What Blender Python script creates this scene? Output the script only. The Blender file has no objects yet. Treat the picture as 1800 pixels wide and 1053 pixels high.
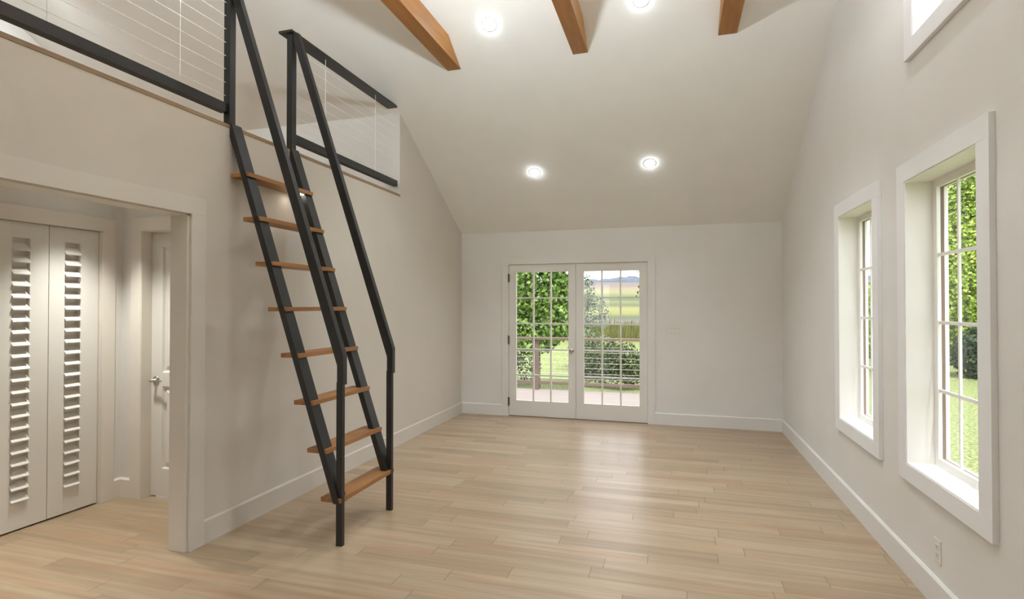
import bpy, bmesh, math, random
from mathutils import Vector, Matrix

random.seed(7)
SC = bpy.context.scene
COL = SC.collection

# ------------------------------------------------------------------ camera, sky, sun, exposure
cam_d = bpy.data.cameras.new('camera')
cam_d.sensor_width = 36.0
cam_d.lens = 959.7 / 1800 * 36
cam_d.clip_start, cam_d.clip_end = 0.02, 2000
cam = bpy.data.objects.new('camera', cam_d)
COL.objects.link(cam)
cam.location = (0, 0, 1.5)
cam.rotation_euler = (math.radians(90 + 0.6685), 0, math.radians(16.377))
SC.camera = cam

world = bpy.data.worlds.new('sky')
SC.world = world
world.use_nodes = True
bg = world.node_tree.nodes['Background']
bg.inputs[0].default_value = (0.97, 0.955, 1.0, 1)
bg.inputs[1].default_value = 1.8

sun_d = bpy.data.lights.new('sun', 'SUN')
sun_d.energy = 3.1
sun_d.angle = math.radians(2)
sun_d.color = (1.0, 0.96, 0.88)
sun = bpy.data.objects.new('sun', sun_d)
COL.objects.link(sun)
sun.rotation_euler = Vector((-0.07, 0.40, -0.91)).to_track_quat('-Z', 'Y').to_euler()

SC.view_settings.view_transform = 'Standard'
SC.view_settings.look = 'None'
SC.view_settings.gamma = 1.0
SC.view_settings.use_curve_mapping = False
SC.view_settings.exposure = 0.74
SC.cycles.max_bounces = 10
SC.cycles.diffuse_bounces = 7
SC.cycles.transparent_max_bounces = 16
SC.cycles.sample_clamp_indirect = 6

LAMP = 42.0             # radiance of the downlight lenses
FILL_GLOW = 540.0           # radiance of the lamp inside the added uplight bowl
SPOT = 14.0             # watts of each lower downlight on the far slope
SPOT_HIGH = 60.0        # watts of each upper downlight on the far slope
SPOT_NEAR = 62.0        # watts of each unseen downlight added on the near slope
HALL = 80.0             # watts of each hall downlight
LAMP_COL = (0.90, 0.985, 1.03)
HALL_COL = (0.97, 0.96, 0.89)
FILL_LAMPS = [(-1.15, 2.20, 3.35)]   # unseen uplight bowl added above the picture to brighten the ceiling

# ------------------------------------------------------------------ materials
def new_mat(name):
    m = bpy.data.materials.new(name)
    m.use_nodes = True
    nt = m.node_tree
    return m, nt, nt.nodes['Principled BSDF']

def nd(nt, kind, **kw):
    n = nt.nodes.new(kind)
    for k, v in kw.items():
        setattr(n, k, v)
    return n

def math_node(nt, op, a, b=None):
    n = nt.nodes.new('ShaderNodeMath')
    n.operation = op
    for i, v in enumerate((a, b)):
        if v is None:
            continue
        if isinstance(v, (int, float)):
            n.inputs[i].default_value = v
        else:
            nt.links.new(v, n.inputs[i])
    return n.outputs[0]

def ramp(nt, fac, stops):
    r = nt.nodes.new('ShaderNodeValToRGB')
    els = r.color_ramp.elements
    while len(els) < len(stops):
        els.new(0.5)
    for e, (p, c) in zip(els, stops):
        e.position = p
        e.color = (*c, 1)
    nt.links.new(fac, r.inputs[0])
    return r.outputs[0]

def mix_col(nt, fac, a, b, mode='MIX'):
    n = nt.nodes.new('ShaderNodeMix')
    n.data_type = 'RGBA'
    n.blend_type = mode
    for i, v in ((0, fac), (6, a), (7, b)):
        if isinstance(v, (int, float)):
            n.inputs[i].default_value = v
        elif isinstance(v, tuple):
            n.inputs[i].default_value = (*v, 1)
        else:
            nt.links.new(v, n.inputs[i])
    return n.outputs[2]

def paint(name, col, rough=0.6, var=0.015, bump=0.02, scale=220):
    m, nt, b = new_mat(name)
    tc = nd(nt, 'ShaderNodeTexCoord')
    n1 = nd(nt, 'ShaderNodeTexNoise')
    n1.inputs['Scale'].default_value = 3.0
    nt.links.new(tc.outputs['Object'], n1.inputs['Vector'])
    lo = tuple(c * (1 - var) for c in col)
    hi = tuple(min(1, c * (1 + var)) for c in col)
    nt.links.new(ramp(nt, n1.outputs[0], [(0.3, lo), (0.7, hi)]), b.inputs['Base Color'])
    b.inputs['Roughness'].default_value = rough
    b.inputs['Specular IOR Level'].default_value = 0.3
    if bump:
        n2 = nd(nt, 'ShaderNodeTexNoise')
        n2.inputs['Scale'].default_value = scale
        nt.links.new(tc.outputs['Object'], n2.inputs['Vector'])
        bp = nd(nt, 'ShaderNodeBump')
        bp.inputs['Strength'].default_value = bump
        bp.inputs['Distance'].default_value = 0.01
        nt.links.new(n2.outputs[0], bp.inputs['Height'])
        nt.links.new(bp.outputs[0], b.inputs['Normal'])
    return m

def wood(name, dark, light, axis='X', rough=0.45, scale=9.0):
    """Straight-grained timber: noise stretched along an axis."""
    m, nt, b = new_mat(name)
    tc = nd(nt, 'ShaderNodeTexCoord')
    mp = nd(nt, 'ShaderNodeMapping')
    s = [scale * 3] * 3
    s['XYZ'.index(axis)] = scale * 0.22
    mp.inputs['Scale'].default_value = s
    nt.links.new(tc.outputs['Object'], mp.inputs['Vector'])
    n1 = nd(nt, 'ShaderNodeTexNoise')
    n1.inputs['Scale'].default_value = 1.0
    n1.inputs['Detail'].default_value = 6
    n1.inputs['Distortion'].default_value = 0.6
    nt.links.new(mp.outputs[0], n1.inputs['Vector'])
    nt.links.new(ramp(nt, n1.outputs[0], [(0.3, dark), (0.7, light)]), b.inputs['Base Color'])
    b.inputs['Roughness'].default_value = rough
    return m

def plank_floor(name, axis=0, width=0.127, length=0.95):
    """Running boards with random end joints, per-board tone and streaked grain."""
    m, nt, b = new_mat(name)
    tc = nd(nt, 'ShaderNodeTexCoord')
    sp = nd(nt, 'ShaderNodeSeparateXYZ')
    nt.links.new(tc.outputs['Object'], sp.inputs[0])
    along, across = (sp.outputs[0], sp.outputs[1]) if axis == 0 else (sp.outputs[1], sp.outputs[0])
    v = math_node(nt, 'DIVIDE', math_node(nt, 'ADD', across, 50.0 * width + 0.02), width)
    row = math_node(nt, 'FLOOR', v)
    vf = math_node(nt, 'FRACT', v)
    wn = nd(nt, 'ShaderNodeTexWhiteNoise', noise_dimensions='1D')
    nt.links.new(row, wn.inputs['W'])
    u0 = math_node(nt, 'DIVIDE', math_node(nt, 'ADD', along, 30.0), length)
    u = math_node(nt, 'ADD', u0, math_node(nt, 'MULTIPLY', wn.outputs['Value'], 7.31))
    brd = math_node(nt, 'FLOOR', u)
    uf = math_node(nt, 'FRACT', u)
    cmb = nd(nt, 'ShaderNodeCombineXYZ')
    nt.links.new(row, cmb.inputs[0])
    nt.links.new(brd, cmb.inputs[1])
    wn2 = nd(nt, 'ShaderNodeTexWhiteNoise', noise_dimensions='2D')
    nt.links.new(cmb.outputs[0], wn2.inputs['Vector'])
    tone = wn2.outputs['Value']
    # grain coordinates, shifted per board
    gx = math_node(nt, 'MULTIPLY', along, 1.3)
    gy = math_node(nt, 'MULTIPLY', across, 26.0)
    gz = math_node(nt, 'MULTIPLY', tone, 40.0)
    gc = nd(nt, 'ShaderNodeCombineXYZ')
    for i, o in enumerate((gx, gy, gz)):
        nt.links.new(o, gc.inputs[i])
    g1 = nd(nt, 'ShaderNodeTexNoise')
    g1.inputs['Scale'].default_value = 1.0
    g1.inputs['Detail'].default_value = 5
    g1.inputs['Distortion'].default_value = 0.5
    nt.links.new(gc.outputs[0], g1.inputs['Vector'])
    g2 = nd(nt, 'ShaderNodeTexNoise')
    g2.inputs['Scale'].default_value = 0.42
    g2.inputs['Detail'].default_value = 2
    nt.links.new(gc.outputs[0], g2.inputs['Vector'])
    base = ramp(nt, tone, [(0.0, (0.335, 0.245, 0.155)), (0.5, (0.39, 0.295, 0.193)), (1.0, (0.445, 0.345, 0.235))])
    reddish = ramp(nt, g2.outputs[0], [(0.50, (0, 0, 0)), (0.68, (1, 1, 1))])
    c1 = mix_col(nt, math_node(nt, 'MULTIPLY', reddish, 0.55), base, (0.40, 0.238, 0.138))
    streak = ramp(nt, g1.outputs[0], [(0.28, (0.80, 0.78, 0.76)), (0.72, (1.10, 1.10, 1.10))])
    c2 = mix_col(nt, 1.0, c1, streak, 'MULTIPLY')
    # joints
    e1 = math_node(nt, 'LESS_THAN', vf, 0.012)
    e2 = math_node(nt, 'LESS_THAN', uf, 0.0036)
    joint = math_node(nt, 'MAXIMUM', math_node(nt, 'MULTIPLY', e1, 0.30), math_node(nt, 'MULTIPLY', e2, 0.75))
    c3 = mix_col(nt, joint, c2, (0.10, 0.06, 0.035))
    nt.links.new(c3, b.inputs['Base Color'])
    b.inputs['Roughness'].default_value = 0.34
    b.inputs['Specular IOR Level'].default_value = 0.75
    return m

def metal(name, col, rough, metallic=1.0):
    m, nt, b = new_mat(name)
    tc = nd(nt, 'ShaderNodeTexCoord')
    n = nd(nt, 'ShaderNodeTexNoise')
    n.inputs['Scale'].default_value = 160
    nt.links.new(tc.outputs['Object'], n.inputs['Vector'])
    nt.links.new(ramp(nt, n.outputs[0], [(0.35, tuple(c * 0.85 for c in col)), (0.7, tuple(min(1, c * 1.15) for c in col))]), b.inputs['Base Color'])
    b.inputs['Metallic'].default_value = metallic
    b.inputs['Roughness'].default_value = rough
    return m

def glass(name):
    m = bpy.data.materials.new(name)
    m.use_nodes = True
    nt = m.node_tree
    nt.nodes.clear()
    out = nd(nt, 'ShaderNodeOutputMaterial')
    tr = nd(nt, 'ShaderNodeBsdfTransparent')
    tr.inputs[0].default_value = (0.97, 0.98, 0.975, 1)
    gl = nd(nt, 'ShaderNodeBsdfGlossy')
    gl.inputs['Roughness'].default_value = 0.02
    lw = nd(nt, 'ShaderNodeLayerWeight')
    lw.inputs[0].default_value = 0.5
    f5 = math_node(nt, 'POWER', lw.outputs['Facing'], 5.0)
    refl = math_node(nt, 'ADD', math_node(nt, 'MULTIPLY', f5, 0.5), 0.03)
    mx = nd(nt, 'ShaderNodeMixShader')
    nt.links.new(refl, mx.inputs[0])
    nt.links.new(tr.outputs[0], mx.inputs[1])
    nt.links.new(gl.outputs[0], mx.inputs[2])
    nt.links.new(mx.outputs[0], out.inputs[0])
    return m

def emit(name, col, strength):
    m, nt, b = new_mat(name)
    b.inputs['Base Color'].default_value = (0.9, 0.9, 0.9, 1)
    b.inputs['Emission Color'].default_value = (*col, 1)
    b.inputs['Emission Strength'].default_value = strength
    return m

def leaf_mat(name, stops, rough=0.55):
    m, nt, b = new_mat(name)
    geo = nd(nt, 'ShaderNodeNewGeometry')
    tc = nd(nt, 'ShaderNodeTexCoord')
    n = nd(nt, 'ShaderNodeTexNoise')
    n.inputs['Scale'].default_value = 1.6
    n.inputs['Detail'].default_value = 3
    nt.links.new(tc.outputs['Object'], n.inputs['Vector'])
    f = math_node(nt, 'ADD', math_node(nt, 'MULTIPLY', geo.outputs['Random Per Island'], 0.55), math_node(nt, 'MULTIPLY', n.outputs[0], 0.45))
    nt.links.new(ramp(nt, f, stops), b.inputs['Base Color'])
    b.inputs['Roughness'].default_value = rough
    b.inputs['Specular IOR Level'].default_value = 0.25
    return m

M = {}
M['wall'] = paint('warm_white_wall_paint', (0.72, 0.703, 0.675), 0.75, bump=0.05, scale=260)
M['left'] = paint('wall_paint_light_tinted', (0.575, 0.530, 0.468), 0.75, bump=0.05, scale=260)  # wall paint made warmer and darker to stand for this wall's light
M['ceiling'] = paint('warm_white_ceiling_paint', (0.83, 0.82, 0.785), 0.85, bump=0.05, scale=260)
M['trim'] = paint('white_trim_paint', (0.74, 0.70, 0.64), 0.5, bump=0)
M['otrim'] = paint('casing_paint_light_tinted', (0.61, 0.57, 0.51), 0.5, bump=0)  # casing toned to follow the light put into the left wall's colour
M['wtrim'] = paint('white_window_trim_paint', (0.82, 0.82, 0.825), 0.5, bump=0)
M['sash'] = paint('white_sash_paint', (0.86, 0.85, 0.82), 0.45, bump=0)
M['outer'] = paint('exterior_white_paint', (0.80, 0.78, 0.74), 0.6, bump=0)
M['brown'] = paint('brown_exterior_trim', (0.17, 0.115, 0.09), 0.6, bump=0)
M['door'] = paint('white_door_paint', (0.71, 0.69, 0.65), 0.5, bump=0)
M['floor'] = plank_floor('oak_plank_floor')
M['loft_floor'] = wood('loft_plank_edge', (0.22, 0.14, 0.075), (0.33, 0.22, 0.13), 'Y', 0.6, 5)
M['beam'] = wood('stained_beam_timber', (0.29, 0.115, 0.022), (0.40, 0.175, 0.038), 'Y', 0.5, 7)
M['tread'] = wood('stained_tread_timber', (0.24, 0.100, 0.028), (0.36, 0.165, 0.052), 'Y', 0.45, 9)
M['black'] = metal('black_powder_coat', (0.014, 0.0135, 0.0125), 0.42, 0.0)
M['steel'] = metal('stainless_cable', (0.90, 0.89, 0.87), 0.45, 0.0)  # pale matte colour stands in for the glint on the wires
M['nickel'] = metal('satin_nickel', (0.50, 0.47, 0.43), 0.32)
M['bronze'] = metal('hinge_metal', (0.20, 0.17, 0.14), 0.5)
M['glass'] = glass('window_glass')
M['lens'] = emit('downlight_lens', LAMP_COL, LAMP)
M['fill_glow'] = emit('fill_lamp_glow', (0.89, 0.98, 1.04), FILL_GLOW)  # lamp of the added fill bowl
M['ring'] = paint('downlight_ring_white', (0.85, 0.84, 0.82), 0.5, bump=0)
M['loftlens'] = emit('added_loft_lens', LAMP_COL, 300.0)  # lens of the downlights added in the loft
M['halllens'] = emit('hall_downlight_lens', HALL_COL, 8.0)
M['steplens'] = emit('step_light_lens', (1.0, 0.90, 0.76), 7.0)  # glow of the leaked-light patch under the top tread
M['plastic'] = paint('switch_plate_plastic', (0.72, 0.69, 0.64), 0.4, bump=0)
M['slot'] = paint('dark_slot', (0.10, 0.09, 0.08), 0.7, bump=0)
M['deck'] = wood('pale_deck_boards', (0.225, 0.196, 0.182), (0.277, 0.244, 0.230), 'X', 0.8, 5)
M['railing'] = wood('weathered_rail_timber', (0.143, 0.101, 0.078), (0.189, 0.137, 0.111), 'X', 0.8, 6)
M['bark'] = wood('tree_bark', (0.10, 0.075, 0.055), (0.21, 0.165, 0.125), 'Z', 0.9, 4)

# ------------------------------------------------------------------ mesh helpers
def box(bm, x0, x1, y0, y1, z0, z1, bevel=0.0):
    v = [bm.verts.new(p) for p in ((x0, y0, z0), (x1, y0, z0), (x1, y1, z0), (x0, y1, z0),
                                   (x0, y0, z1), (x1, y0, z1), (x1, y1, z1), (x0, y1, z1))]
    fs = [bm.faces.new([v[i] for i in f]) for f in ((0, 3, 2, 1), (4, 5, 6, 7), (0, 1, 5, 4), (1, 2, 6, 5), (2, 3, 7, 6), (3, 0, 4, 7))]
    if bevel:
        es = list({e for f in fs for e in f.edges})
        bmesh.ops.bevel(bm, geom=es, offset=bevel, segments=2, affect='EDGES', profile=0.7)
    return bm

def prism(bm, pts, axis, a, b, bevel=0.0):
    """Extrude a 2D polygon along an axis from a to b. pts are in the two other axes, in xyz order."""
    def P(p, t):
        q = list(p)
        q.insert('xyz'.index(axis), t)
        return q
    lo = [bm.verts.new(P(p, a)) for p in pts]
    hi = [bm.verts.new(P(p, b)) for p in pts]
    fs = [bm.faces.new(lo), bm.faces.new(hi)]
    n = len(pts)
    for i in range(n):
        fs.append(bm.faces.new((lo[i], lo[(i + 1) % n], hi[(i + 1) % n], hi[i])))
    bmesh.ops.recalc_face_normals(bm, faces=fs)
    if bevel:
        es = list({e for f in fs for e in f.edges})
        bmesh.ops.bevel(bm, geom=es, offset=bevel, segments=2, affect='EDGES', profile=0.7)
    return bm

def tube(bm, p, q, r, seg=10, r2=None):
    p, q = Vector(p), Vector(q)
    r2 = r if r2 is None else r2
    d = (q - p).normalized()
    a = d.orthogonal().normalized()
    c = d.cross(a)
    lo, hi = [], []
    for i in range(seg):
        t = 2 * math.pi * i / seg
        o = a * math.cos(t) + c * math.sin(t)
        lo.append(bm.verts.new(p + o * r))
        hi.append(bm.verts.new(q + o * r2))
    fs = [bm.faces.new(lo), bm.faces.new(hi)]
    for i in range(seg):
        fs.append(bm.faces.new((lo[i], lo[(i + 1) % seg], hi[(i + 1) % seg], hi[i])))
    bmesh.ops.recalc_face_normals(bm, faces=fs)
    return bm

def lathe(bm, prof, origin, direction, seg=28):
    """Revolve (radius, height) pairs round a direction."""
    o, d = Vector(origin), Vector(direction).normalized()
    a = d.orthogonal().normalized()
    c = d.cross(a)
    rings = []
    for r, h in prof:
        if r < 1e-6:
            rings.append([bm.verts.new(o + d * h)])
        else:
            rings.append([bm.verts.new(o + d * h + (a * math.cos(2 * math.pi * i / seg) + c * math.sin(2 * math.pi * i / seg)) * r) for i in range(seg)])
    fs = []
    for r0, r1 in zip(rings, rings[1:]):
        for i in range(seg):
            j = (i + 1) % seg
            if len(r0) == 1 and len(r1) == 1:
                continue
            if len(r0) == 1:
                fs.append(bm.faces.new((r0[0], r1[i], r1[j])))
            elif len(r1) == 1:
                fs.append(bm.faces.new((r0[i], r0[j], r1[0])))
            else:
                fs.append(bm.faces.new((r0[i], r0[j], r1[j], r1[i])))
    bmesh.ops.recalc_face_normals(bm, faces=fs)
    for f in fs:
        f.smooth = True
    return bm

def B():
    return bmesh.new()

def link_bm(name, bm, mat, parent=None):
    me = bpy.data.meshes.new(name)
    bm.to_mesh(me)
    bm.free()
    me.materials.append(mat)
    o = bpy.data.objects.new(name, me)
    COL.objects.link(o)
    if parent is not None:
        off = Vector()
        p = parent
        while p is not None:
            off += p.location
            p = p.parent
        me.transform(Matrix.Translation(-off))
        o.parent = parent
    return o

def recenter(o, c):
    """Give a lone mesh its origin at a point of its own."""
    c = Vector(c)
    o.data.transform(Matrix.Translation(-c))
    o.location = c
    return o

def tag(o, label, cat, group=None, kind=None):
    o['label'] = label
    o['category'] = cat
    if group:
        o['group'] = group
    if kind:
        o['kind'] = kind
    return o

def thing(name, loc, label, cat, group=None, kind=None):
    o = bpy.data.objects.new(name, None)
    o.empty_display_size = 0.1
    COL.objects.link(o)
    o.location = loc
    return tag(o, label, cat, group, kind)

def struct(name, bm, mat, label=None, cat=None):
    o = link_bm(name, bm, mat)
    o['kind'] = 'structure'
    if label:
        o['label'] = label
        o['category'] = cat
    return o

def struct_empty(name, loc, label, cat):
    return thing(name, loc, label, cat, kind='structure')

def dup(root, loc, label):
    r = root.copy()
    COL.objects.link(r)
    r.location = loc
    r['label'] = label
    for ch in list(root.children):
        c = ch.copy()
        COL.objects.link(c)
        c.parent = r
        for g in list(ch.children):
            d = g.copy()
            COL.objects.link(d)
            d.parent = c
    return r

# ------------------------------------------------------------------ room dimensions
XL, XR, YF, YB = -2.845, 1.26, 7.17, -1.10
ZE, SL, YR = 2.51, 0.60, 3.03            # eave height, roof slope, ridge
def zc(y):                                 # ceiling height
    return ZE + SL * (YF - y) if y >= YR else ZE + SL * (YF - YR) - SL * (YR - y)
XLB = -2.975                               # back face of the left wall
XG = -6.53                                 # loft gable wall
LOFT = 2.69

# floor
bm = B(); box(bm, -6.7, XR + 0.19, YB - 0.15, YF + 0.02, -0.12, 0)
struct('floor', bm, M['floor'], 'light oak plank floor running across the room', 'floor')

# ceiling: two slopes of one vault
t = 0.14
bm = B()
prism(bm, [(YF + 0.15, zc(YF) - SL * 0.15), (YR, zc(YR)), (YB - 0.15, zc(YB) - SL * 0.15),
           (YB - 0.15, zc(YB) - SL * 0.15 + t), (YR, zc(YR) + t), (YF + 0.15, zc(YF) - SL * 0.15 + t)], 'x', XG - 0.12, XR + 0.19)
struct('ceiling', bm, M['ceiling'], 'sloping cream vaulted ceiling', 'ceiling')

# left wall with the cased opening below and the loft opening above
OY0, OY1, OZ = 1.20, 2.65, 2.068
KY0, KY1 = 0.72, 5.35
bm = B()
prism(bm, [(YB, 0), (OY0, 0), (OY0, OZ), (OY1, OZ), (OY1, 0), (YF, 0), (YF, zc(YF)), (KY1, zc(KY1)), (KY1, LOFT), (KY0, LOFT), (KY0, zc(KY0)), (YB, zc(YB))], 'x', XLB, XL)
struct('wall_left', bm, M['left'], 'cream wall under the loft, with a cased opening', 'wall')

# far wall with the french door opening
DX0, DX1, DZ = -2.165, -0.293, 2.072
bm = B()
prism(bm, [(XLB, 0), (DX0, 0), (DX0, DZ), (DX1, DZ), (DX1, 0), (XR, 0), (XR, ZE), (XLB, ZE)], 'y', YF, YF + 0.15)
struct('wall_far', bm, M['wall'], 'cream end wall around the glazed double doors', 'wall')

# back wall, behind the camera
bm = B()
box(bm, XG, -2.6, YB - 0.15, YB, 0, zc(YB))
box(bm, -1.7, XR + 0.19, YB - 0.15, YB, 0, zc(YB))
box(bm, -2.6, -1.7, YB - 0.15, YB, 2.1, zc(YB))
struct('wall_back', bm, M['wall'], 'cream wall behind the viewer with a wide doorway', 'wall')

# right gable wall, pierced by three windows
W_Y = [(2.773, 3.525), (4.035, 4.787)]
W_Z = (0.63, 2.19)
H_Y, H_Z = (2.655, 3.405), (2.945, 4.20)
bm = B()
xa, xb = XR, XR + 0.148
def gable_piece(y0, y1, z0):
    ys = [y0] + ([YR] if y0 < YR < y1 else []) + [y1]
    prism(bm, [(y0, z0), (y1, z0)] + [(y, zc(y)) for y in reversed(ys)], 'x', xa, xb)
gable_piece(YB, H_Y[0], W_Z[1] if False else 2.19)
box(bm, xa, xb, YB, W_Y[0][0], 0, 2.19)
box(bm, xa, xb, W_Y[0][1], W_Y[1][0], 0, 2.19)
box(bm, xa, xb, W_Y[1][1], YF, 0, 2.19)
for y0, y1 in W_Y:
    box(bm, xa, xb, y0, y1, 0, W_Z[0])
gable_piece(H_Y[1], YF, 2.19)
box(bm, xa, xb, H_Y[0], H_Y[1], 2.19, H_Z[0])
gable_piece(H_Y[0], H_Y[1], H_Z[1])
struct('wall_right', bm, M['wall'], 'cream gable wall with tall windows', 'wall')

# loft: deck edge, knee walls and gable wall
bm = B(); box(bm, XG, XL + 0.004, KY0, KY1, LOFT, LOFT + 0.024)
struct('floor_loft', bm, M['loft_floor'], 'wood edged loft floor above the opening', 'floor')
bm = B(); prism(bm, [(KY1, 2.44), (KY1 + 0.1, 2.44), (KY1 + 0.1, zc(KY1 + 0.1)), (KY1, zc(KY1))], 'x', XG, XLB)
prism(bm, [(KY1 - 0.003, LOFT + 0.024), (KY1, LOFT + 0.024), (KY1, zc(KY1)), (KY1 - 0.003, zc(KY1 - 0.003))], 'x', XLB - 0.01, XL)
struct('wall_loft_far', bm, M['wall'], 'low cream knee wall at the end of the loft', 'wall')
bm = B(); prism(bm, [(KY0 - 0.1, 2.44), (KY0, 2.44), (KY0, zc(KY0)), (KY0 - 0.1, zc(KY0 - 0.1))], 'x', XG, XLB)
struct('wall_loft_near', bm, M['wall'])
bm = B(); prism(bm, [(YB, 2.44), (YF, 2.44), (YF, zc(YF)), (YR, zc(YR)), (YB, zc(YB))], 'x', XG - 0.12, XG)
struct('wall_loft_gable', bm, M['wall'], 'cream gable wall at the back of the loft', 'wall')

# hall beyond the opening
HX, HEY = -4.18, 3.275
bm = B(); box(bm, XG, XLB, KY0 - 0.1, KY1 + 0.1, 2.44, LOFT)
struct('ceiling_hall', bm, M['ceiling'], 'hall ceiling below the loft', 'ceiling')
BY0, BY1 = 2.395, 3.113                   # bifold opening
bm = B()
prism(bm, [(0.6, 0), (BY0, 0), (BY0, 2.072), (BY1, 2.072), (BY1, 0), (HEY + 0.12, 0), (HEY + 0.12, 2.44), (0.6, 2.44)], 'x', HX - 0.12, HX)
struct('wall_hall_left', bm, M['wall'], 'hall wall around the louvered doors', 'wall')
bm = B(); box(bm, HX - 0.80, HX - 0.70, 0.6, HEY + 0.12, 0, 2.44)
struct('wall_closet_back', bm, M['wall'])
PX0, PX1 = -3.957, -3.19                  # panel door opening
bm = B()
prism(bm, [(HX - 0.8, 0), (PX0 - 0.01, 0), (PX0 - 0.01, 2.085), (PX1 + 0.01, 2.085), (PX1 + 0.01, 0), (XLB, 0), (XLB, 2.44), (HX - 0.8, 2.44)], 'y', HEY, HEY + 0.12)
struct('wall_hall_end', bm, M['wall'], 'short hall wall around the panel door', 'wall')
bm = B(); box(bm, HX - 0.8, XLB, 0.5, 0.6, 0, 2.44)
struct('wall_hall_near', bm, M['wall'])

# ------------------------------------------------------------------ trim and baseboards
def casing_xz(bm, x0, x1, z1, w, y0, y1, top=None):
    """Three-sided casing on a wall of constant y: opening x0..x1, height z1, width w."""
    top = top or w
    box(bm, x0 - w, x0, y0, y1, 0, z1, 0.002)
    box(bm, x1, x1 + w, y0, y1, 0, z1, 0.002)
    box(bm, x0 - w, x1 + w, y0, y1, z1, z1 + top, 0.002)

def casing_yz(bm, ya, yb, z1, w, x0, x1, top=None):
    top = top or w
    box(bm, x0, x1, ya - w, ya, 0, z1, 0.002)
    box(bm, x0, x1, yb, yb + w, 0, z1, 0.002)
    box(bm, x0, x1, ya - w, yb + w, z1, z1 + top, 0.002)

# cased opening between room and hall: jamb lining plus casing on both faces
bm = B()
casing_yz(bm, OY0 + 0.012, OY1 + 0.004, OZ - 0.004, 0.105, XL, XL + 0.020)
casing_yz(bm, OY0 + 0.012, OY1 + 0.004, OZ - 0.004, 0.105, XLB - 0.016, XLB)
box(bm, XLB, XL, OY1 - 0.012, OY1, 0, OZ, 0.001)
box(bm, XLB, XL, OY0, OY0 + 0.012, 0, OZ, 0.001)
box(bm, XLB, XL, OY0, OY1, OZ - 0.012, OZ, 0.001)
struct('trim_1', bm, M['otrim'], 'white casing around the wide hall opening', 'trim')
# french door casing and jamb
bm = B()
casing_xz(bm, DX0 + 0.012, DX1 - 0.012, DZ - 0.006, 0.092, YF - 0.018, YF, 0.078)
box(bm, DX0, DX0 + 0.010, YF, YF + 0.15, 0, DZ)
box(bm, DX1 - 0.010, DX1, YF, YF + 0.15, 0, DZ)
box(bm, DX0, DX1, YF, YF + 0.15, DZ - 0.006, DZ)
struct('trim_2', bm, M['wall'], 'flat casing around the glazed double doors', 'trim')
# bifold casing
bm = B()
casing_yz(bm, BY0 + 0.004, BY1 - 0.004, 2.068, 0.1, HX, HX + 0.018)
box(bm, HX - 0.12, HX, BY1 - 0.012, BY1, 0, 2.072)
box(bm, HX - 0.12, HX, BY0, BY0 + 0.012, 0, 2.072)
box(bm, HX - 0.12, HX, BY0, BY1, 2.066, 2.072)
struct('trim_3', bm, M['trim'], 'white casing around the louvered doors', 'trim')
# panel door casing and jamb
bm = B()
casing_xz(bm, PX0 - 0.005, PX1 + 0.005, 2.083, 0.103, HEY - 0.020, HEY)
box(bm, PX0 - 0.01, PX0, HEY - 0.016, HEY + 0.12, 0, 2.08)
box(bm, PX1, PX1 + 0.01, HEY - 0.016, HEY + 0.12, 0, 2.08)
box(bm, PX0 - 0.01, PX1 + 0.01, HEY - 0.012, HEY + 0.12, 2.078, 2.085)
struct('trim_4', bm, M['trim'], 'white casing around the panel door', 'trim')

BH, BT = 0.15, 0.015
def base_prof_x(bm, x, s, y0, y1):         # baseboard on a wall of constant x, projecting by s
    prism(bm, [(x, 0), (x + s * BT, 0), (x + s * BT, BH - 0.012), (x + s * BT * 0.4, BH), (x, BH)], 'y', y0, y1)
def base_prof_y(bm, y, s, x0, x1):
    prism(bm, [(y, 0), (y + s * BT, 0), (y + s * BT, BH - 0.012), (y + s * BT * 0.4, BH), (y, BH)], 'x', x0, x1)
bm = B(); base_prof_x(bm, XL, 1, OY1 + 0.109, YF); base_prof_x(bm, XL, 1, YB, OY0 - 0.093)
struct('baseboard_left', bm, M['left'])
bm = B(); base_prof_y(bm, YF, -1, XL + BT, DX0 - 0.08); base_prof_y(bm, YF, -1, DX1 + 0.08, XR - BT)
struct('baseboard_far', bm, M['wall'])
bm = B(); base_prof_x(bm, XR, -1, YB, YF)
struct('baseboard_right', bm, M['wall'])
bm = B(); base_prof_x(bm, HX, 1, BY1 + 0.096, HEY - BT); base_prof_y(bm, HEY, -1, HX, PX0 - 0.108); base_prof_x(bm, HX, 1, 0.6, BY0 - 0.096)
struct('baseboard_hall', bm, M['trim'])

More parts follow.
